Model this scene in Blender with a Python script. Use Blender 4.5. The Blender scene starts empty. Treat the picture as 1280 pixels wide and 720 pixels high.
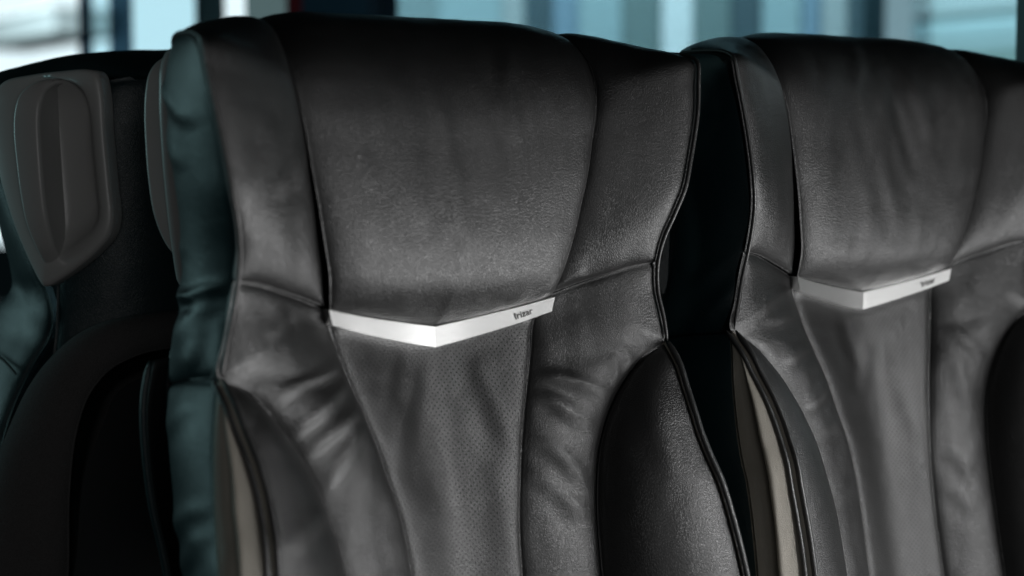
import bpy, math, random
import numpy as np
from mathutils import Vector, noise

# ------------------------------------------------------------------ camera, light, exposure
S = bpy.context.scene
ZE = 1.20                                   # height of the metal strip above the bus floor
FPX, YAW, PITCH = 2090.0, math.radians(35), math.radians(4.38)
CAM = np.array([-.670, -1.062, ZE + .132])
FWD = np.array([math.sin(YAW)*math.cos(PITCH), math.cos(YAW)*math.cos(PITCH), -math.sin(PITCH)])
RGT = np.array([math.cos(YAW), -math.sin(YAW), 0.])
UPV = np.cross(RGT, FWD)
cam_data = bpy.data.cameras.new('camera')
cam = bpy.data.objects.new('camera', cam_data)
S.collection.objects.link(cam)
S.camera = cam
cam.location = CAM
cam.rotation_euler = Vector(FWD).to_track_quat('-Z', 'Y').to_euler()
cam_data.sensor_width = 36
cam_data.lens = 36*FPX/1280
cam_data.clip_start, cam_data.clip_end = .05, 200
cam_data.dof.use_dof = True
cam_data.dof.focus_distance = 1.35
cam_data.dof.aperture_fstop = 3.3

W = bpy.data.worlds.new('World'); S.world = W; W.use_nodes = True
W.node_tree.nodes['Background'].inputs[0].default_value = (.30, .55, .62, 1)
W.node_tree.nodes['Background'].inputs[1].default_value = .005
S.view_settings.view_transform = 'Standard'
S.view_settings.look = 'None'
S.view_settings.exposure = 0
S.view_settings.gamma = 1

def area(name, loc, aim, sx, sy, power, col):
    l = bpy.data.lights.new(name, 'AREA'); l.shape = 'RECTANGLE'
    l.size, l.size_y, l.energy, l.color = sx, sy, power, col
    o = bpy.data.objects.new(name, l); S.collection.objects.link(o)
    o.location = loc
    o.rotation_euler = (Vector(aim)-Vector(loc)).to_track_quat('-Z', 'Y').to_euler()
    return o
# daylight through the side window in front of the seats, the windows across the aisle, and two added fills
kw_ = area('window_light', (1.15, -1.48, .34), (-.25, -.25, .94), 1.4, .75, 12.5, (1, 1, 1))
kw_.data.spread = math.radians(105)
hw = area('lower_back_fill', (.95, -1.75, 1.75), (.13, 0, .70), .9, .5, 2.2, (1, 1, 1))  # added narrow-beam fill, brightens only the lower backrests
hw.data.spread = math.radians(32)
area('aisle_window_light', (-1.45, 1.55, 1.5), (-.2, .1, 1.15), 1.0, .6, 7, (.52, .90, .93))
area('aisle_front_fill', (-1.15, -2.1, 1.5), (-.2, .3, 1.25), 1.0, .7, 5.5, (1, 1, 1))  # added fill to brighten the grab handle and its recess
area('outside_daylight', (1.0, 5.0, 3.2), (3.2, 5.0, 3.2), 12, 1.4, 1100, (.95, .98, 1))

# ------------------------------------------------------------------ helpers
def unproj(px, nrm, pt):
    """the point of a plane that a photo pixel looks at"""
    d = FWD + (px[0]-640)/FPX*RGT - (px[1]-360)/FPX*UPV
    nrm, pt = np.array(nrm, float), np.array(pt, float)
    return CAM + d*(nrm @ (pt-CAM))/(nrm @ d)
def Uy(px, y): return unproj(px, (0, 1, 0), (0, y, 0))
def project(P):
    d = P - CAM; z = d @ FWD
    return np.stack([640+FPX*(d @ RGT)/z, 360-FPX*(d @ UPV)/z], -1)

def spline(pts, n, sm=True):
    """n points evenly spaced along a smooth curve through pts"""
    p = np.array(pts, float)
    if len(p) > 2 and sm:
        q = [2*p[0]-p[1], *p, 2*p[-1]-p[-2]]
        out = []
        for i in range(1, len(q)-2):
            a, b, c, d = q[i-1], q[i], q[i+1], q[i+2]
            t0 = 0; t1 = t0+max(np.linalg.norm(b-a), 1e-6)**.5
            t2 = t1+max(np.linalg.norm(c-b), 1e-6)**.5; t3 = t2+max(np.linalg.norm(d-c), 1e-6)**.5
            for t in np.linspace(t1, t2, 24, endpoint=False):
                A1 = (t1-t)/(t1-t0)*a+(t-t0)/(t1-t0)*b
                A2 = (t2-t)/(t2-t1)*b+(t-t1)/(t2-t1)*c
                A3 = (t3-t)/(t3-t2)*c+(t-t2)/(t3-t2)*d
                B1 = (t2-t)/(t2-t0)*A1+(t-t0)/(t2-t0)*A2
                B2 = (t3-t)/(t3-t1)*A2+(t-t1)/(t3-t1)*A3
                out.append((t2-t)/(t2-t1)*B1+(t-t1)/(t2-t1)*B2)
        out.append(p[-1]); p = np.array(out)
    d = np.r_[0, np.cumsum(np.linalg.norm(np.diff(p, axis=0), axis=1))]
    q = np.linspace(0, d[-1], n)
    return np.stack([np.interp(q, d, p[:, k]) for k in range(p.shape[1])], -1)
def up(pts, dz=ZE): return [(x, y, z+dz) for x, y, z in pts]
def mir(c): return np.asarray(c, float)*np.array([-1, 1, 1])

def mesh_obj(name, verts, faces, mat, parent=None, smooth=True):
    me = bpy.data.meshes.new(name)
    me.from_pydata([tuple(v) for v in verts], [], faces)
    me.materials.append(mat)
    if smooth: me.polygons.foreach_set('use_smooth', [True]*len(me.polygons))
    me.update()
    o = bpy.data.objects.new(name, me); S.collection.objects.link(o)
    if parent: o.parent = parent
    return o
def grid_faces(nu, nv, flip=False):
    f = []
    for i in range(nu-1):
        for j in range(nv-1):
            a = i*nv+j; q = (a, a+nv, a+nv+1, a+1)
            f.append(q[::-1] if flip else q)
    return f
def gnormals(G):
    n = np.cross(np.gradient(G, axis=0), np.gradient(G, axis=1))
    return n/np.maximum(np.linalg.norm(n, axis=-1, keepdims=True), 1e-12)

def patch(L, R, B, T, nu, nv):
    """Coons patch; L, R run bottom to top, B, T run left to right"""
    B0 = B if len(B) == 3 else None
    L, R, B, T = (spline(L, nv), spline(R, nv), spline(B, nu, len(B) != 3), spline(T, nu))
    u = np.linspace(0, 1, nu)[:, None, None]; v = np.linspace(0, 1, nv)[None, :, None]
    G = (1-u)*L[None]+u*R[None]+(1-v)*B[:, None]+v*T[:, None]
    if B0 is not None:      # let a corner in the lower edge die out quickly
        q = np.clip(v/.10, 0, 1); q = q*q*(3-2*q)
        G = G+(1-v)*q*(spline(B0, nu)-B)[:, None]
    c00, c01 = (L[0]+B[0])/2, (L[-1]+T[0])/2; c10, c11 = (R[0]+B[-1])/2, (R[-1]+T[-1])/2
    return G-((1-u)*(1-v)*c00+(1-u)*v*c01+u*(1-v)*c10+u*v*c11)

def panel(name, G, out, mat, parent, H=.008, w=.02, g=.003, gw=.003, folds=(), origin=(0, 0, 0), rough=.0008, rs=22, skirt=.016, open_=(), seed=0, prof=None, skirt_dir=None):
    """an upholstered panel: seams sink, the middle puffs up, folds run across (folds in photo pixels)"""
    nu, nv, _ = G.shape
    N = gnormals(G)
    if (N.reshape(-1, 3).mean(0) @ np.array(out, float)) < 0: N = -N; fl = True
    else: fl = False
    P = G.reshape(-1, 3); d = np.full(len(P), 9.); puff = np.ones(len(P))
    for key, side in (('l', G[0]), ('r', G[-1]), ('b', G[:, 0]), ('t', G[:, -1])):
        if key in open_ or np.linalg.norm(side-side.mean(0), axis=1).max() < .003: continue
        ds = np.full(len(P), 9.)
        for k in range(0, len(side), 60):
            ds = np.minimum(ds, np.linalg.norm(P[:, None]-side[None, k:k+60], axis=-1).min(1))
        d = np.minimum(d, ds); puff = puff*(1-np.exp(-(ds/w)**1.15))
    off = -g*np.exp(-d/gw)+H*puff
    if prof is not None: off = off+prof(P)
    if rough:
        nz = np.array([noise.noise(Vector((p[0]*rs+seed, p[1]*rs, p[2]*rs*.7)))+.5*noise.noise(Vector((p[0]*rs*2.7+seed, p[1]*rs*2.7, p[2]*rs*2))) for p in P])
        off = off+rough*nz*(1-np.exp(-d/.01))
    if len(folds):
        pp = project(P+np.array(origin))
        for (x0, y0, x1, y1, wd, amp) in folds:
            a = np.array([x0, y0], float); b = np.array([x1, y1], float); ab = b-a; ln = np.linalg.norm(ab)
            t = ((pp-a) @ ab)/ln**2
            nrm = np.array([-ab[1], ab[0]])/ln
            bow = 5*np.sin(t*3.1+x0)
            dist = (pp-a) @ nrm + bow
            tc = np.clip(t, 0, 1)
            env = np.clip(np.minimum(tc, 1-tc)*3.2, 0, 1); env = env*env*(3-2*env)*(t > 0)*(t < 1)
            off = off+amp*env*(np.exp(-(dist/wd)**2)-.45*np.exp(-((dist-1.7*wd)/wd)**2))*(1-np.exp(-d/.004))
    V = (P+N.reshape(-1, 3)*off[:, None])
    f = grid_faces(nu, nv, fl)
    V = list(V)
    # skirt turned in under the seams
    ring = [i*nv for i in range(nu)]+[(nu-1)*nv+j for j in range(1, nv)]+[i*nv+nv-1 for i in range(nu-2, -1, -1)]+[j for j in range(nv-2, 0, -1)]
    NF = N.reshape(-1, 3); base = len(V)
    cen = P.mean(0)-P; cen /= np.maximum(np.linalg.norm(cen, axis=1, keepdims=True), 1e-9)
    sk = -NF*.8+cen*.55 if skirt_dir is None else np.broadcast_to(np.array(skirt_dir, float), NF.shape)
    for i in ring: V.append(V[i]+sk[i]*skirt)
    m = len(ring)
    for k in range(m):
        q = (ring[k], base+k, base+(k+1) % m, ring[(k+1) % m])
        f.append(q if fl else q[::-1])
    return mesh_obj(name, V, f, mat, parent)

def tube(name, pts, r, mat, parent, n=140, k=10, taper=True, sm=True):
    c = spline(pts, n, sm); t = np.gradient(c, axis=0); t /= np.linalg.norm(t, axis=1, keepdims=True)
    ref = np.array([.3, .2, .1]); ref /= np.linalg.norm(ref)
    V, F = [], []
    for i in range(n):
        a = np.cross(t[i], ref); a /= np.linalg.norm(a); b = np.cross(t[i], a)
        rr = r*(min(1, .35+i/4, .35+(n-1-i)/4) if taper else 1)
        for j in range(k):
            an = 2*math.pi*j/k
            V.append(c[i]+rr*(a*math.cos(an)+b*math.sin(an)))
    for i in range(n-1):
        for j in range(k):
            F.append((i*k+j, i*k+(j+1) % k, (i+1)*k+(j+1) % k, (i+1)*k+j))
    F.append(tuple(range(k))[::-1]); F.append(tuple((n-1)*k+j for j in range(k)))
    return mesh_obj(name, V, F, mat, parent)

def box(name, lo, hi, mat, parent=None, bev=0):
    x0, y0, z0 = lo; x1, y1, z1 = hi
    V = [(x0, y0, z0), (x1, y0, z0), (x1, y1, z0), (x0, y1, z0), (x0, y0, z1), (x1, y0, z1), (x1, y1, z1), (x0, y1, z1)]
    F = [(3, 2, 1, 0), (4, 5, 6, 7), (0, 1, 5, 4), (1, 2, 6, 5), (2, 3, 7, 6), (3, 0, 4, 7)]
    o = mesh_obj(name, V, F, mat, parent, False)
    if bev:
        m = o.modifiers.new('bevel', 'BEVEL'); m.width = bev; m.segments = 2
    return o
def empty(name, loc, label=None, cat=None, group=None, kind=None):
    o = bpy.data.objects.new(name, None); S.collection.objects.link(o); o.location = loc
    tag(o, label, cat, group, kind); return o
def tag(o, label=None, cat=None, group=None, kind=None):
    for k, v in (('label', label), ('category', cat), ('group', group), ('kind', kind)):
        if v: o[k] = v
    return o

# ------------------------------------------------------------------ materials
class NT:
    def __init__(s, name):
        s.m = bpy.data.materials.new(name); s.m.use_nodes = True
        s.t = s.m.node_tree; s.b = s.t.nodes['Principled BSDF']
    def n(s, typ, **kw):
        x = s.t.nodes.new(typ)
        for k, v in kw.items():
            if isinstance(k, str) and hasattr(x, k): setattr(x, k, v)
        return x
    def l(s, a, b): s.t.links.new(a, b)
    def math(s, op, a, b=None):
        x = s.n('ShaderNodeMath', operation=op)
        for i, q in enumerate((a, b)):
            if q is None: continue
            if isinstance(q, (int, float)): x.inputs[i].default_value = q
            else: s.l(q, x.inputs[i])
        return x.outputs[0]

def leather(name, col, rough=.415, grain=640, bump=.30, perf=False, spec=.72, var=.12):
    k = NT(name); b = k.b
    b.inputs['Roughness'].default_value = rough
    b.inputs['Specular IOR Level'].default_value = spec
    tc = k.n('ShaderNodeTexCoord')
    # pebbled grain: rounded cells with creases, drawn out a little
    mp = k.n('ShaderNodeMapping'); mp.inputs['Scale'].default_value = (1, 1, .72); mp.inputs['Rotation'].default_value = (0, .5, 0)
    k.l(tc.outputs['Object'], mp.inputs[0])
    dn = k.n('ShaderNodeTexNoise'); dn.inputs['Scale'].default_value = grain*.35; dn.inputs['Detail'].default_value = 2
    k.l(mp.outputs[0], dn.inputs['Vector'])
    add = k.n('ShaderNodeVectorMath', operation='MULTIPLY_ADD')
    k.l(dn.outputs['Color'], add.inputs[0]); add.inputs[1].default_value = (.0016,)*3; k.l(mp.outputs[0], add.inputs[2])
    vo = k.n('ShaderNodeTexVoronoi', feature='DISTANCE_TO_EDGE'); vo.inputs['Scale'].default_value = grain
    k.l(add.outputs[0], vo.inputs['Vector'])
    mr = k.n('ShaderNodeMapRange'); mr.inputs['From Max'].default_value = .22; mr.interpolation_type = 'SMOOTHSTEP'
    k.l(vo.outputs['Distance'], mr.inputs['Value'])
    n2 = k.n('ShaderNodeTexNoise'); n2.inputs['Scale'].default_value = grain*.22; n2.inputs['Detail'].default_value = 4
    k.l(mp.outputs[0], n2.inputs['Vector'])
    h = k.math('ADD', k.math('MULTIPLY', mr.outputs[0], .55), k.math('MULTIPLY', n2.outputs['Fac'], .40))
    colr = k.n('ShaderNodeMix', data_type='RGBA')
    n3 = k.n('ShaderNodeTexNoise'); n3.inputs['Scale'].default_value = 14; n3.inputs['Detail'].default_value = 5
    k.l(tc.outputs['Object'], n3.inputs['Vector'])
    k.l(n3.outputs['Fac'], colr.inputs['Factor'])
    colr.inputs['A'].default_value = (*[c*(1-var) for c in col], 1); colr.inputs['B'].default_value = (*[c*(1+var) for c in col], 1)
    outc = colr.outputs['Result']
    if perf:
        sp = k.n('ShaderNodeSeparateXYZ'); k.l(tc.outputs['Object'], sp.inputs[0])
        pit = .0046
        def cell(o, of): return k.math('SUBTRACT', k.math('FRACT', k.math('ADD', k.math('DIVIDE', o, pit), of)), .5)
        def dist(of):
            a, c = cell(sp.outputs['X'], of), cell(sp.outputs['Z'], of)
            return k.math('SQRT', k.math('ADD', k.math('MULTIPLY', a, a), k.math('MULTIPLY', c, c)))
        dm = k.math('MINIMUM', dist(0.), dist(.5))
        hole = k.n('ShaderNodeMapRange'); hole.inputs['From Min'].default_value = .07; hole.inputs['From Max'].default_value = .16
        k.l(dm, hole.inputs['Value'])
        h = k.math('ADD', h, k.math('MULTIPLY', hole.outputs[0], .55))
        mx = k.n('ShaderNodeMix', data_type='RGBA'); k.l(hole.outputs[0], mx.inputs['Factor'])
        mx.inputs['A'].default_value = (.004, .004, .004, 1); k.l(outc, mx.inputs['B']); outc = mx.outputs['Result']
        k.l(k.math('ADD', k.math('MULTIPLY', hole.outputs[0], spec*.7), spec*.3), b.inputs['Specular IOR Level'])
    k.l(outc, b.inputs['Base Color'])
    bp = k.n('ShaderNodeBump'); bp.inputs['Strength'].default_value = bump; bp.inputs['Distance'].default_value = .0008
    k.l(h, bp.inputs['Height']); k.l(bp.outputs[0], b.inputs['Normal'])
    rr = k.math('ADD', k.math('MULTIPLY', n3.outputs['Fac'], .08), rough-.04)
    k.l(rr, b.inputs['Roughness'])
    return k.m

def plain(name, col, rough=.5, metal=0, bump=0, scale=200, spec=.5, var=.12, emit=0):
    k = NT(name); b = k.b
    b.inputs['Roughness'].default_value = rough; b.inputs['Metallic'].default_value = metal
    b.inputs['Specular IOR Level'].default_value = spec
    tc = k.n('ShaderNodeTexCoord'); n = k.n('ShaderNodeTexNoise'); n.inputs['Scale'].default_value = scale; n.inputs['Detail'].default_value = 4
    k.l(tc.outputs['Object'], n.inputs['Vector'])
    mx = k.n('ShaderNodeMix', data_type='RGBA'); k.l(n.outputs['Fac'], mx.inputs['Factor'])
    mx.inputs['A'].default_value = (*[c*(1-var) for c in col], 1); mx.inputs['B'].default_value = (*[min(1, c*(1+var)) for c in col], 1)
    k.l(mx.outputs['Result'], b.inputs['Base Color'])
    if bump:
        bp = k.n('ShaderNodeBump'); bp.inputs['Strength'].default_value = bump; bp.inputs['Distance'].default_value = .001
        k.l(n.outputs['Fac'], bp.inputs['Height']); k.l(bp.outputs[0], b.inputs['Normal'])
    if emit:
        b.inputs['Emission Color'].default_value = (*col, 1); b.inputs['Emission Strength'].default_value = emit
    return k.m

def brushed(name):
    k = NT(name); b = k.b
    b.inputs['Base Color'].default_value = (.86, .86, .85, 1); b.inputs['Metallic'].default_value = 1
    tc = k.n('ShaderNodeTexCoord'); mp = k.n('ShaderNodeMapping'); mp.inputs['Scale'].default_value = (60, 60, 5000)
    k.l(tc.outputs['Object'], mp.inputs[0]); n = k.n('ShaderNodeTexNoise'); n.inputs['Scale'].default_value = 1; n.inputs['Detail'].default_value = 3
    k.l(mp.outputs[0], n.inputs['Vector'])
    k.l(k.math('ADD', k.math('MULTIPLY', n.outputs['Fac'], .16), .26), b.inputs['Roughness'])
    bp = k.n('ShaderNodeBump'); bp.inputs['Strength'].default_value = .12; bp.inputs['Distance'].default_value = .0002
    k.l(n.outputs['Fac'], bp.inputs['Height']); k.l(bp.outputs[0], b.inputs['Normal'])
    return k.m

def glass(name, col):
    m = bpy.data.materials.new(name); m.use_nodes = True; t = m.node_tree; t.nodes.clear()
    o = t.nodes.new('ShaderNodeOutputMaterial'); mx = t.nodes.new('ShaderNodeMixShader')
    a = t.nodes.new('ShaderNodeBsdfTransparent'); a.inputs[0].default_value = (*col, 1)
    g = t.nodes.new('ShaderNodeBsdfGlossy'); g.inputs['Roughness'].default_value = .02; g.inputs[0].default_value = (.9, .95, 1, 1)
    mx.inputs[0].default_value = .06
    t.links.new(a.outputs[0], mx.inputs[1]); t.links.new(g.outputs[0], mx.inputs[2]); t.links.new(mx.outputs[0], o.inputs[0])
    return m
def emitter(name, col, strength):
    m = bpy.data.materials.new(name); m.use_nodes = True; t = m.node_tree; t.nodes.clear()
    o = t.nodes.new('ShaderNodeOutputMaterial'); e = t.nodes.new('ShaderNodeEmission')
    e.inputs[0].default_value = (*col, 1); e.inputs[1].default_value = strength
    t.links.new(e.outputs[0], o.inputs[0]); return m

M = dict(
    black=leather('black_leather', (.0050, .0050, .0050)),
    perf=leather('perforated_leather', (.0056, .0056, .0055), perf=True, bump=.24),
    side=leather('cool_tint_leather', (.0028, .0135, .0165), rough=.44, bump=.25, spec=.45),  # black leather with the cool window light put into its colour
    beige=leather('beige_leather', (.19, .176, .15), rough=.55, bump=.3, spec=.3),
    cover=leather('dull_cool_tint_leather', (.008, .018, .020), rough=.75, bump=.3, spec=.08),  # cool light in the colour here too, dulled against sky reflection
    pipe=leather('piping_leather', (.014, .014, .014), rough=.36, bump=.2),
    felt=plain('black_felt', (.055, .053, .053), .95, bump=1.0, scale=900, spec=.15, var=.5),
    shell=plain('black_shell', (.006, .008, .009), .6, bump=.2, scale=600, spec=.3),
    plastic=plain('grey_plastic', (.31, .306, .30), .36, bump=.06, scale=1800, spec=.5, var=.06),
    metal=brushed('brushed_metal'),
    ink=plain('engraved_lettering', (.05, .045, .045), .5, var=.1),
)

# ------------------------------------------------------------------ bus side, outside
WX = .80
def yw(px): return -1.062+(WX+.67)/math.tan(YAW+math.atan((px-640)/FPX))
wall_m = plain('dark_trim', (.02, .03, .04), .6)
wall = tag(box('side_wall', (WX, -.25, .3), (WX+.06, 8, .93), wall_m), kind='structure')
rail = box('window_header', (WX, -.25, 2.0), (WX+.06, 8, 2.2), wall_m, wall)
navy = plain('navy_pillar', (.018, .05, .085), .5)
palec = plain('pale_trim', (.42, .55, .58), .6)
teald = plain('teal_trim', (.012, .06, .075), .5)
def pillar(p0, p1, m, name='window_pillar'): return box(name, (WX-.01, yw(p1), .93), (WX+.05, yw(p0), 2.0), m, wall)
redm = plain('red_trim', (.16, .008, .015), .5)
navyg = glass('navy_pillar_glass', (.07, .13, .17)); navyh = glass('blue_pillar_glass', (.13, .21, .26))  # blue window pillars, made see-through so they look lit
for a, b, m in ((253, 257, teald), (386, 468, navy), (1272, 1300, teald)):
    pillar(a, b, m)
pillar(366.5, 385.5, redm, 'red_trim_panel')
clear = glass('clear_glass', (.93, .99, 1)); pale = glass('pale_glass', (.70, .86, .90)); tint = glass('tinted_glass', (.42, .52, .55)); trimg = glass('grey_trim_glass', (.28, .34, .34))  # the grey one is pale trim made see-through to look lit
for a, b, m in ((-160, 96.5, clear), (97, 111, navyg), (135, 161, navyh), (111.5, 134.5, pale), (161.5, 252.5, pale), (257.5, 302.5, clear), (303, 366, trimg), (468.5, 1271.5, tint)):  # includes the two blue pillars and the pale trim strip
    box('window_pane', (WX+.012, yw(b), .93), (WX+.018, yw(a), 2.0), m, wall)
tag(mesh_obj('sky', [(60, 30, -8), (60, 240, -8), (60, 240, 24), (60, 30, 24)], [(0, 1, 2, 3)], emitter('overcast_sky', (.90, .97, 1), 1.25), None, False), kind='structure')
# pale building close outside the tinted windows: upright facade panels with a joint between each
BX = 3.2
def yb(px, x=BX): return -1.062+(x+.67)/math.tan(YAW+math.atan((px-640)/FPX))
bld = empty('building', (BX, 2.6, 0), 'blurred pale building with upright facade panels outside the tinted windows', 'building')
fac = {k: plain('facade_'+k, c, .7) for k, c in dict(grey=(.30, .35, .355), teal=(.17, .245, .255), blue=(.15, .24, .31), dark=(.03, .065, .08), cyan=(.25, .36, .38), white=(.62, .68, .69), green=(.11, .17, .17), hedge=(.015, .06, .04)).items()}
for p0, p1, k in ((462, 505, 'grey'), (505, 560, 'teal'), (560, 640, 'cyan'), (640, 668, 'grey'), (668, 703, 'dark'), (703, 735, 'blue'), (735, 790, 'cyan'), (790, 838, 'green'), (838, 878, 'white'), (878, 925, 'green'),
                  (925, 962, 'dark'), (962, 1012, 'cyan'), (1012, 1036, 'blue'), (1036, 1070, 'grey'), (1070, 1090, 'dark')):  # two right-hand dark panels stand in for unlit window posts
    y0, y1 = yb(p1)+.006, yb(p0)-.006
    o = box('facade_panel', (-.05, y0-2.6, -1.2), (.05, y1-2.6, 3.4), fac[k], bld)
# low block beside the right-hand window with horizontal bands
b2 = empty('building', (BX+.1, 0, 0), 'blurred grey building with horizontal bands outside the right hand window', 'building')
for z0, z1, k in ((1.10, 1.655, 'hedge'), (1.655, 1.695, 'teal'), (1.695, 1.752, 'cyan'), (1.752, 1.768, 'dark'), (1.768, 2.4, 'grey')):
    box('facade_band', (0, -.5, z0+.004), (.1, yb(1092)-.05, z1-.004), fac[k], b2)
# low pale building seen through the clear window at left
b3 = empty('building', (3.4, yb(20, 3.4), 0), 'blurred low grey building far outside the left window', 'building')
o3 = yb(20, 3.4)
box('wall', (0, yb(74, 3.4)-o3, 2.20), (.5, yb(-40, 3.4)-o3, 2.36), fac['grey'], b3); box('roof', (-.03, yb(76, 3.4)-o3, 2.365), (.55, yb(-44, 3.4)-o3, 2.39), fac['white'], b3)

# ------------------------------------------------------------------ the seat, in its own frame (strip centre at the origin, z up, facing -y)
EDGE = [(-.211, -.056, .209), (-.209, -.060, .190), (-.206, -.063, .170), (-.202, -.064, .150), (-.198, -.064, .131), (-.194, -.063, .111),
        (-.188, -.058, .091), (-.183, -.050, .070), (-.182, -.044, .050), (-.185, -.041, .028), (-.190, -.042, .008), (-.194, -.042, -.012)]
EXT = [(-.211, -.056, .209), (-.210, -.045, .214), (-.204, -.015, .217), (-.194, .025, .217), (-.182, .055, .212), (-.176, .066, .206)]
CS = [(-.098, -.015, .027), (-.104, -.023, .052), (-.110, -.028, .076), (-.115, -.032, .100), (-.120, -.035, .123), (-.124, -.036, .147), (-.128, -.036, .169),
      (-.131, -.031, .190), (-.132, -.020, .210), (-.131, -.003, .225), (-.131, .022, .232), (-.131, .05, .227), (-.13, .068, .210)]
HS = [(-.182, -.046, .051), (-.162, -.039, .048), (-.145, -.033, .043), (-.126, -.025, .037), (-.098, -.015, .027)]
LC = [(-.098, -.014, .024), (-.089, -.008, .006), (-.082, -.013, -.019), (-.074, -.020, -.043), (-.066, -.027, -.067), (-.060, -.033, -.091), (-.054, -.040, -.116),
      (-.050, -.045, -.141), (-.048, -.050, -.167), (-.047, -.062, -.23), (-.05, -.085, -.34), (-.055, -.107, -.45)]
PI_ = [(-.194, -.042, -.012), (-.171, -.041, -.025), (-.153, -.040, -.044), (-.139, -.040, -.066), (-.128, -.043, -.089), (-.121, -.048, -.111), (-.116, -.054, -.134),
       (-.113, -.060, -.157), (-.110, -.075, -.22), (-.11, -.1, -.33), (-.115, -.125, -.45)]
PP = [(-.194, -.043, -.013), (-.192, -.060, -.030), (-.190, -.071, -.047), (-.188, -.082, -.063), (-.187, -.092, -.080), (-.188, -.102, -.097), (-.190, -.112, -.114),
      (-.192, -.119, -.132), (-.195, -.135, -.18), (-.2, -.155, -.27), (-.2, -.175, -.45)]
SF = [(-.195, -.042, -.014), (-.202, -.052, -.037), (-.206, -.058, -.057), (-.209, -.064, -.076), (-.212, -.071, -.096), (-.215, -.079, -.114), (-.219, -.090, -.131),
      (-.224, -.105, -.18), (-.229, -.12, -.27), (-.23, -.13, -.45)]
RR = [(-.176, .066, .206), (-.180, .06, .195), (-.182, .06, .172), (-.178, .06, .132), (-.174, .06, .081), (-.175, .06, .040), (-.176, .06, .022), (-.184, .06, 0), (-.190, .06, -.029)]
RR2 = [(-.190, .06, -.031), (-.188, .06, -.063), (-.178, .06, -.122), (-.171, .058, -.171), (-.17, .05, -.27), (-.17, .03, -.45)]
SEAMX = [(-.194, -.042, -.012), (-.199, .0, -.018), (-.190, .06, -.029)]
TOPC = [(-.13, .068, .210), (-.07, .071, .216), (0, .073, .218), (.07, .071, .216), (.13, .068, .210)]
WTOP = [(-.176, .066, .206), (-.155, .067, .208), (-.13, .068, .210)]
CH_T = [(-.098, -.015, .027), (0, .001, .0075), (.098, -.015, .027)]
CH_B = [(-.098, -.014, .024), (0, .001, .004), (.098, -.014, .024)]
def sec(c, a, b):
    c = spline(c, 400); return c
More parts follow.
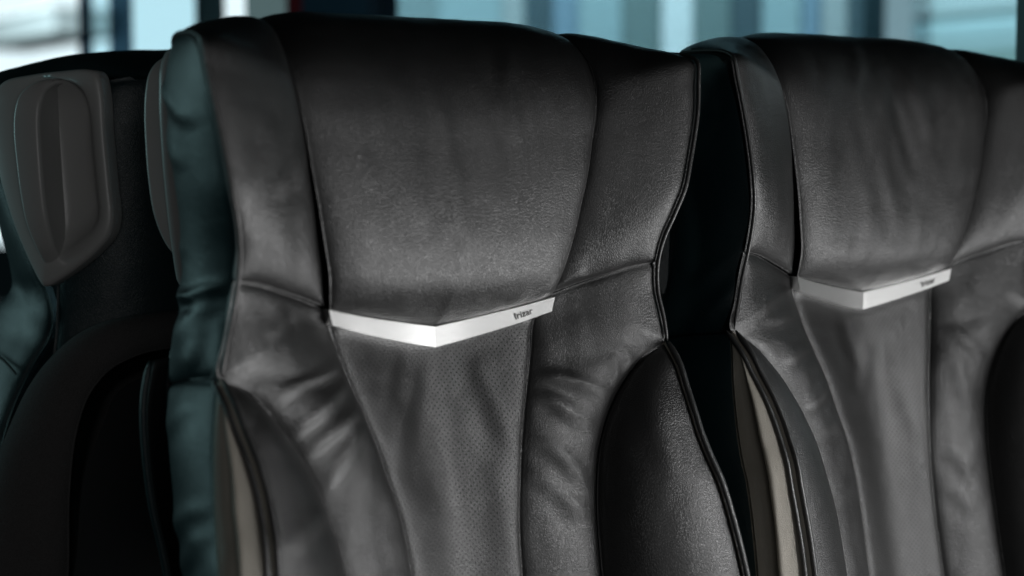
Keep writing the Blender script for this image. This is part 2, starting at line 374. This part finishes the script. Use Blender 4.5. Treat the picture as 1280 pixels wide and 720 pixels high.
def build_seat(loc, label, folds, seed):
    E0 = empty('coach_seat', loc, label, 'seat', 'leather coach seats facing the camera')
    org = tuple(loc)
    def P(name, L, R, B, T, nu, nv, out, mat, **kw):
        G = patch(up(L), up(R), up(B), up(T), nu, nv)
        return panel(name, G, out, mat, E0, origin=org, seed=seed, folds=folds.get(kw.pop('fk', name), ()), **kw)
    m = lambda c: [tuple(q) for q in mir(c)]
    top_bulge = lambda Q: .018*np.exp(-((Q[:, 0])/.12)**2)*np.exp(-((Q[:, 2]-ZE-.055)/np.where(Q[:, 2] < ZE+.055, .042, .09))**2)*(Q[:, 1] < .02)-.001/(1+np.exp(-(Q[:, 2]-ZE-.195)/.014))
    P('headrest_cushion', CS, m(CS), CH_T, TOPC, 170, 200, (0, -1, .3), M['black'], H=.006, w=.015, g=.002, prof=top_bulge, rough=.0009)
    P('lumbar_panel', LC[::-1], m(LC[::-1]), [LC[-1], (0, -.10, -.45), m(LC)[-1]], CH_B, 110, 200, (0, -1, .1), M['perf'], H=.004, w=.02, rough=.0005, rs=24)
    wing_o = EDGE[:9][::-1]+EXT[1:]
    for sgn in (1, -1):
        f = (lambda c: list(c)) if sgn == 1 else m
        tagk = '_l' if sgn == 1 else '_r'
        a = P('headrest_wing', f(wing_o), f(CS), f(HS), f(WTOP), 80, 190, (0, -1, .3), M['black'], H=.005, w=.010, g=.002, fk='wing'+tagk, skirt=.006)
        tailo = [EDGE[8], EDGE[9], EDGE[10]]+PI_
        P('shoulder_panel', f(tailo[::-1]), f(LC[::-1]), f([PI_[-1], LC[-1]]), f(HS), 90, 220, (0, -1, .1), M['black'], H=.009, w=.022, fk='shoulder'+tagk, rough=.0014)
        P('side_bolster', f(PP[::-1]), f(PI_[::-1]), f([PP[-1], PI_[-1]]), f([PP[0], PI_[0]]), 60, 170, (.3*sgn, -1, 0), M['black'], H=.027, w=.03, fk='bolster'+tagk)
        # beige gusset with a pleat
        SG = SF if sgn == 1 else [(x*(1-.10*min(1, -z/.13)), y+.035*min(1, -z/.13), z) for x, y, z in SF]
        gl = patch(up(f(SG[::-1])), up(f(PP[::-1])), up(f([SG[-1], PP[-1]])), up(f([SG[0], PP[0]])), 40, 150)
        uu = np.linspace(0, 1, 40)[:, None]; vv = np.linspace(1, 0, 150)[None, :]
        pl = (.012*np.exp(-((uu-.60-.05*np.sin(vv*9))/.13)**2)-.010*np.exp(-((uu-.38-.04*np.sin(vv*7+1))/.12)**2))*np.clip(vv*5, 0, 1)
        gl[..., 0] -= sgn*pl*1.0; gl[..., 1] -= pl*.3
        panel('bolster_gusset', gl, (-sgn, -.4, 0), M['beige'], E0, H=.002, g=.001, skirt=.003, skirt_dir=(0, 1, 0), origin=org, rough=.0010, rs=40, seed=seed)
        # side upholstery, in two pieces
        P('side_panel', f(RR[::-1]), f(EDGE[::-1]), f(SEAMX[::-1]), f(EXT[::-1]), 70, 170, (-sgn, 0, 0), M['side'], H=.011, w=.028, fk='side'+tagk, rough=.0007, rs=18, skirt=.006, skirt_dir=(0, 1, 0))
        P('side_panel', f(RR2[::-1]), f(SG[::-1]), f([RR2[-1], SG[-1]]), f(SEAMX[::-1]), 60, 150, (-sgn, 0, 0), M['side'], H=.010, w=.028, fk='sidelow'+tagk, rough=.0007, rs=18, skirt=.006, skirt_dir=(0, 1, 0))
        pe = [(x-.001*sgn*0, y-.0025, z) for x, y, z in up(f(EXT[1:][::-1]+EDGE))]
        tube('piping', pe, .0017, M['pipe'], E0)
        pp_ = [(x, y-.003, z) for x, y, z in up(f(PP))]
        tube('bolster_piping', pp_, .0024, M['pipe'], E0)
        pq = [(x-.0052*sgn, y+.0028, z) for x, y, z in up(f(PP))]
        tube('bolster_piping', pq, .0022, M['pipe'], E0)
        # edge of the rear shell
        se = [(-.198*sgn, .066, ZE-.012), (-.2035*sgn, .066, ZE-.045), (-.199*sgn, .067, ZE-.11), (-.188*sgn, .067, ZE-.165), (-.175*sgn, .065, ZE-.27), (-.17*sgn, .045, ZE-.45)]
        tube('shell_edge', se, .0028, M['side'], E0)
    # rear shell, its edge standing off the upholstery
    sl = [(-x, y, z) for x, y, z in se]; sh = patch(sl[::-1], se[::-1], [sl[-1], (0, .09, ZE-.45), se[-1]], [sl[0], (0, .10, ZE+.01), se[0]], 40, 60)
    panel('rear_shell', sh, (0, 1, 0), M['shell'], E0, H=.05, w=.05, rough=0, skirt=.003, skirt_dir=(0, -1, 0))
    # back of the seat
    B = patch(up([RR2[-1], RR2[-3], RR2[0], RR[5], RR[2], WTOP[0]]), up(m([RR2[-1], RR2[-3], RR2[0], RR[5], RR[2], WTOP[0]])),
              up([RR2[-1], (0, .08, -.45), m(RR2)[-1]]), up([WTOP[0], *TOPC, m(WTOP)[0]]), 60, 90)
    panel('seat_back', B, (0, 1, 0), M['shell'], E0, H=.05, w=.05, rough=0)
    emblem(E0)
    return E0

def emblem(E0):
    top = [(-.0995, -.0150, .0262), (-.075, -.0100, .0208), (-.050, -.0055, .0160), (-.025, -.0015, .0115), (0, .0015, .0075)]
    bot = [(-.0965, -.0150, .0145), (-.075, -.0105, .0081), (-.050, -.0060, .0018), (-.025, -.0018, -.0040), (0, .0015, -.0090)]
    ts, bs = spline(top, 40), spline(bot, 40)
    t = np.concatenate([ts, mir(ts)[::-1][1:]]); b = np.concatenate([bs, mir(bs)[::-1][1:]])
    n = len(t); V, F = [], []
    c = (t+b)/2
    def ring(k, y): return [c[i]+(t[i]-c[i])*k+np.array([0, y, ZE]) for i in range(n)], [c[i]+(b[i]-c[i])*k+np.array([0, y, ZE]) for i in range(n)]
    layers = [ring(1, .004), ring(1, -.0050), ring(.93, -.0062)]
    V = [v for l in layers for s in l for v in s]
    def id_(l, s, i): return (l*2+s)*n+i
    for i in range(n-1):
        F.append((id_(2, 0, i), id_(2, 1, i), id_(2, 1, i+1), id_(2, 0, i+1)))
        for l in (0, 1):
            F.append((id_(l, 0, i), id_(l+1, 0, i), id_(l+1, 0, i+1), id_(l, 0, i+1)))
            F.append((id_(l, 1, i+1), id_(l+1, 1, i+1), id_(l+1, 1, i), id_(l, 1, i)))
    for l in (0, 1):
        F.append((id_(l, 1, 0), id_(l+1, 1, 0), id_(l+1, 0, 0), id_(l, 0, 0)))
        F.append((id_(l, 0, n-1), id_(l+1, 0, n-1), id_(l+1, 1, n-1), id_(l, 1, n-1)))
    o = mesh_obj('metal_strip', V, F, M['metal'], E0, False)
    # lettering on the right arm
    SY = lambda x: float(np.interp(-x, c[:40, 0], c[:40, 1]))-.0062-.0004
    cu = bpy.data.curves.new('lettering', 'FONT'); cu.body = 'Irizar'; cu.size = .0074; cu.extrude = .0002; cu.space_character = 1.02; cu.shear = 0
    tmp = bpy.data.objects.new('lettering_source', cu); S.collection.objects.link(tmp)
    bpy.context.view_layer.update()
    me = bpy.data.meshes.new_from_object(tmp.evaluated_get(bpy.context.evaluated_depsgraph_get()))
    bpy.data.objects.remove(tmp)
    me.materials.clear(); me.materials.append(M['ink'])
    lo = bpy.data.objects.new('lettering', me); S.collection.objects.link(lo); lo.parent = o
    p0 = np.array((.0660, SY(.066), .0096)); p1 = np.array((.0850, SY(.085), .0150))
    ex = Vector(p1-p0).normalized(); ez = Vector((0, -1, 0)); ez = (ez-ex*ez.dot(ex)).normalized(); ey = ez.cross(ex)
    from mathutils import Matrix
    Rm = Matrix((ex, ey, ez)).transposed().to_4x4(); Rm.translation = Vector((p0[0], p0[1], p0[2]+ZE))
    lo.matrix_local = Rm
    return o

# ------------------------------------------------------------------ grab handle: a shield-shaped plate with a recess and an upright grip
PLN = np.array([-.707, -.707, 0.])
PC = Uy((70, 220), .34)
EA = np.array([.707, -.707, 0.])
def ab(px):
    q = unproj(px, PLN, PC)-PC
    return (q @ EA, q[2])
OUT = [(-8, 140), (-5, 118), (8, 102), (40, 94), (80, 89), (112, 87), (125, 91), (131, 108), (136, 170), (142, 235), (145, 272), (140, 294), (122, 316), (98, 336), (76, 351),
       (64, 357.5), (58, 358), (54, 353), (44, 334), (24, 288), (8, 238), (-3, 190), (-8, 160)]
REC = [(52, 120), (60, 106), (80, 101), (100, 100), (111, 105), (115, 120), (119, 180), (125, 240), (127, 272), (121, 288), (105, 304), (88, 316), (78, 318), (72, 305), (66, 270), (60, 220), (54, 160), (52, 135)]
def loop(px, n=160):
    p = [ab(q) for q in px]; p = p+[p[0]]
    p = np.array(p); d = spline([(*q, 0) for q in p], n+1)[:-1, :2]; return d
def handle(parent, frame):
    """frame maps (a, b, c) to the seat: a across, b up, c out of the plate"""
    n = 240
    o = loop(OUT, n); r = loop(REC, n)
    oc, rc = o.mean(0), r.mean(0)
    rings = [(o, -.012), (o, .003), (oc+(o-oc)*.985, .0065), (oc+(o-oc)*.95, .0082), (o*.35+r*.65+0, .0075), (r, .0055), (rc+(r-rc)*.94, .002), (rc+(r-rc)*.84, -.005), (rc+(r-rc)*.66, -.009), (rc+(r-rc)*.35, -.010), (rc+(r-rc)*.02, -.010)]
    V, F = [], []
    for l, c in rings:
        for q in l: V.append(frame(q[0], q[1], c))
    for k in range(len(rings)-1):
        for i in range(n):
            F.append((k*n+i, k*n+(i+1) % n, (k+1)*n+(i+1) % n, (k+1)*n+i))
    F.append(tuple((len(rings)-1)*n+i for i in range(n)))
    pl = mesh_obj('handle_plate', V, F, M['plastic'], parent)
    # grip: a flat bowed strap with deep sides that leaves the plate at both ends
    GL = [(92, 97), (62, 98), (38, 105), (23, 119), (17, 140), (16, 165), (19, 200), (24, 240), (32, 280), (45, 312), (57, 333)]
    GR = [(84, 106), (68, 106), (57, 113), (51, 127), (49, 150), (50, 180), (52, 210), (55, 245), (60, 280), (67, 308), (75, 326)]
    GC = [.000, .012, .020, .025, .027, .028, .028, .027, .024, .017, .006]
    def fr(px, c):
        q = unproj(px, PLN, PC+PLN*c)-PC
        return (q @ EA, q[2], c)
    m = 100
    A = spline([fr(p, c) for p, c in zip(GL, GC)], m); Bq = spline([fr(p, c) for p, c in zip(GR, GC)], m)
    V, F = [], []
    for i in range(m):
        l, r_ = A[i], Bq[i]; w_ = r_-l
        ring = []
        rd = .0028
        ln = np.linalg.norm(w_); ew = w_/ln
        cz = np.array([0, 0, 1.])
        ring.append(l*np.array([1, 1, 0])+np.array([0, 0, -.014]))
        for q in np.linspace(0, math.pi/2, 6): ring.append(l+ew*rd*(1-math.cos(q))-cz*rd*(1-math.sin(q)))
        ring.append((l+r_)/2+cz*.0008)
        for q in np.linspace(math.pi/2, 0, 6): ring.append(r_-ew*rd*1.6*(1-math.cos(q))-cz*rd*1.6*(1-math.sin(q)))
        ring.append(r_*np.array([1, 1, 0])+ew*.001+np.array([0, 0, -.014]))
        k = len(ring)
        for q in ring: V.append(frame(*q))
    for i in range(m-1):
        for j in range(k-1):
            F.append((i*k+j, i*k+j+1, (i+1)*k+j+1, (i+1)*k+j))
    F.append(tuple(range(k))); F.append(tuple((m-1)*k+j for j in range(k)))
    g = mesh_obj('grip', V, F, M['plastic'], pl)
    for q in (pl, g):
        import bmesh
        bm = bmesh.new(); bm.from_mesh(q.data); bmesh.ops.recalc_face_normals(bm, faces=bm.faces); bm.to_mesh(q.data); bm.free()
    return pl

# ------------------------------------------------------------------ place the two seats that face us
F1 = {
 'headrest_cushion': [(545, 90, 560, 350, 15, .0012), (500, 120, 505, 300, 18, .0007), (632, 50, 640, 210, 11, .0011), (600, 120, 610, 330, 18, .0006), (650, 385, 700, 330, 8, .0015)],
 'wing_l': [(330, 250, 385, 170, 12, .0012), (300, 260, 360, 130, 14, .0010)],
 'wing_r': [(690, 350, 735, 345, 8, .0012)],
 'lumbar_panel': [(490, 610, 522, 440, 12, .0016), (470, 520, 500, 430, 10, .0010), (595, 430, 645, 580, 14, .0013), (560, 470, 600, 660, 18, .0008), (620, 540, 640, 720, 16, .0008)],
 'shoulder_l': [(318, 420, 360, 385, 9, 0.0013), (335, 505, 440, 440, 8, 0.0021), (350, 540, 452, 470, 9, 0.0025), (372, 580, 460, 495, 9, 0.0023), (395, 620, 462, 520, 10, 0.0020), (420, 700, 480, 560, 14, 0.0012)],
 'shoulder_r': [(665, 462, 765, 500, 9, 0.0025), (662, 490, 748, 530, 10, 0.0022), (660, 540, 742, 620, 12, 0.0023), (665, 580, 735, 660, 12, 0.0016), (790, 470, 770, 420, 7, 0.0010), (808, 452, 790, 410, 6, 0.0009), (775, 480, 755, 440, 7, 0.0010), (690, 372, 715, 345, 6, 0.0009)],
 'bolster_l': [(345, 700, 385, 640, 10, .0018), (310, 520, 350, 580, 9, .0012)],
 'bolster_r': [(800, 470, 860, 620, 16, .0010)],
 'side_l': [(200, 90, 252, 165, 10, 0.0024), (200, 140, 240, 220, 11, 0.0018), (215, 395, 290, 345, 9, 0.0027), (215, 365, 262, 372, 8, 0.0021), (220, 440, 285, 360, 11, 0.0024), (205, 330, 240, 300, 11, 0.0016), (225, 470, 270, 400, 9, 0.0014)],
 'sidelow_l': [(200, 540, 255, 500, 12, 0.0012), (205, 600, 262, 690, 14, 0.0012), (215, 680, 262, 620, 12, 0.0013), (230, 720, 262, 660, 9, 0.0013)],
}
F2 = {
 'headrest_cushion': [(1085, 120, 1095, 300, 12, 0.0010), (1110, 80, 1125, 230, 9, -0.0011), (1130, 70, 1150, 190, 9, 0.0010), (1060, 130, 1066, 320, 14, 0.0007), (1050, 50, 1075, 110, 8, 0.0008)],
 'wing_l': [(965, 230, 1000, 130, 11, 0.0007)],
 'lumbar_panel': [(1055, 470, 1040, 390, 8, 0.0013), (1070, 500, 1060, 420, 8, -0.0010), (1110, 430, 1150, 560, 14, 0.0010)],
 'shoulder_l': [(930, 400, 985, 360, 8, 0.0013), (950, 410, 992, 385, 8, 0.0010), (975, 460, 1010, 425, 8, 0.0017), (990, 505, 1035, 480, 8, 0.0017), (1000, 560, 1045, 520, 10, 0.0011), (1020, 640, 1060, 590, 11, 0.0009)],
 'shoulder_r': [(1180, 400, 1225, 460, 8, 0.0011), (1190, 440, 1215, 520, 9, 0.0008), (1175, 560, 1210, 600, 9, 0.0010), (1180, 600, 1215, 650, 9, 0.0008)],
 'bolster_l': [(935, 460, 960, 520, 8, 0.0008)],
 'side_l': [(860, 190, 905, 110, 10, 0.0015), (850, 390, 930, 300, 9, 0.0015), (870, 410, 920, 350, 8, 0.0015), (880, 100, 900, 150, 8, 0.0013)],
 'sidelow_l': [],
}
s1 = build_seat((0, 0, 0), 'black leather coach seat in the foreground centre with sharp silver strip and side tinted with cool light', F1, 0.)
s2 = build_seat((.46, 0, .005), 'black leather coach seat on the right, partly hidden behind the central seat', F2, 7.3)
OA = (ab((-8, 150))[0], 0)
def frame_rear(a, b, c):      # on the rear outer corner of a seat that faces us
    p = np.array([-.168, .094, 0])+(a-OA[0])*np.array([.62, .785, 0])+c*np.array([-.785, .62, 0])
    return (p[0], p[1], PC[2]+b+.012)
for s in (s1, s2): handle(s, frame_rear)

# ------------------------------------------------------------------ the seat behind, facing away
s3 = empty('coach_seat', (float(PC[0])+.2, .45, 0), 'coach seat at left seen from behind, with grey grab handle and black felt back', 'seat')
def rel(p): return np.asarray(p, float)-np.array(s3.location)
handle(s3, lambda a, b, c: rel(PC+EA*a+np.array([0, 0, b])+c*PLN))
def up3(px, y): return [rel(Uy(q[:2], q[2] if len(q) > 2 else y)) for q in px]
# dark leather back, to the right of the handle
G = patch(up3([(40, 800, .36), (40, 560, .36), (66, 440, .36), (70, 380, .36), (70, 280, .36), (70, 180, .36), (75, 110, .36)], 0), up3([(520, 800), (480, 560), (450, 420), (430, 240), (420, 95)], .33),
          up3([(40, 800, .36), (520, 800, .33)], 0), up3([(75, 110, .36), (135, 100, .325), (170, 95, .315), (250, 92, .315), (420, 95, .33)], 0), 70, 120)
panel('seat_back', G, (0, -1, 0), M['side'], s3, H=.006, w=.02, rough=.0008)
# leather over the top
G = patch(up3([(-40, 128, .40), (-45, 118, .44), (-40, 108, .5)], 0), up3([(420, 95, .33), (420, 75, .36), (420, 70, .44)], 0),
          up3([(-40, 128, .40), (0, 112, .385), (60, 96, .37), (125, 92, .335), (170, 95, .315), (250, 92, .315), (420, 95, .33)], 0),
          up3([(-40, 108, .5), (0, 96, .47), (60, 82, .45), (125, 71, .44), (180, 68, .44), (280, 66, .44), (420, 70, .44)], 0), 90, 40)
panel('headrest_cover', G, (0, -.5, 1), M['cover'], s3, H=.007, w=.015, rough=.001)
# side, cool light in its colour
CORN = [(-30, 700, .37), (-5, 570, .37), (15, 505, .37), (40, 452, .37), (58, 422, .365), (63, 396, .36), (55, 366, .365), (40, 335, .372), (20, 285, .385), (2, 220, .398), (-10, 150, .40), (-40, 128, .40)]
SIL = [(-110, 700, .48), (-80, 560, .47), (-50, 450, .47), (-10, 388, .47), (14, 360, .465), (14, 335, .46), (2, 290, .46), (-12, 240, .465), (-35, 190, .47), (-45, 150, .49), (-40, 108, .5)]
G = patch(up3(SIL, 0), up3(CORN, 0), up3([SIL[0], CORN[0]], 0), up3([SIL[-1], CORN[-1]], 0), 60, 160)
panel('side_panel', G, (-1, -.4, 0), M['side'], s3, H=.005, w=.014, rough=.0014, rs=18,
      folds=[(5, 300, 60, 400, 9, .003), (0, 260, 40, 360, 9, .003), (20, 380, 55, 360, 7, .002), (0, 470, 30, 420, 10, .002)])
tube('seam', up3([(-40, 425, .44), (0, 447, .40), (20, 468, .365)], 0), .0013, M['shell'], s3, n=40)
# felt back with an arched rim and a recessed middle
AO = [(-40, 800, .335), (-28, 700, .335), (-10, 590, .335), (15, 520, .335), (35, 480, .33), (60, 447, .325), (95, 416, .32), (135, 398, .315), (190, 389, .31), (270, 383, .31), (380, 400, .315)]
AI = [(75, 800, .30), (85, 720, .30), (86, 620, .30), (93, 545, .297), (110, 493, .295), (135, 462, .292), (160, 447, .29), (185, 438, .29), (215, 433, .29), (280, 430, .29), (360, 450, .295)]
G = patch(up3(AI, 0), up3(AO, 0), up3([AI[0], AO[0]], 0), up3([AI[-1], AO[-1]], 0), 40, 150)
panel('felt_rim', G, (0, -1, .2), M['felt'], s3, H=.012, w=.012, g=.004, rough=0, skirt=.03)
G = patch(up3([(20, 800), (70, 600), (85, 500), (110, 440), (130, 425)], .325), up3([(460, 800), (460, 600), (455, 500), (450, 440), (450, 425)], .325), up3([(20, 800), (460, 800)], .325), up3([(130, 425), (280, 405), (450, 425)], .325), 30, 40)
panel('back_recess', G, (0, -1, 0), M['shell'], s3, H=.002, rough=0)

# its neighbour by the window, same make
s4 = s3.copy(); S.collection.objects.link(s4); s4.location.x += .46
s4['label'] = 'dark coach seat seen from behind in the gap between the two front seats'
for ch in list(s3.children):
    c = ch.copy(); S.collection.objects.link(c); c.parent = s4
    for g_ in list(ch.children):
        d = g_.copy(); S.collection.objects.link(d); d.parent = c
for q in (s3, s4): q['group'] = 'coach seats facing away'
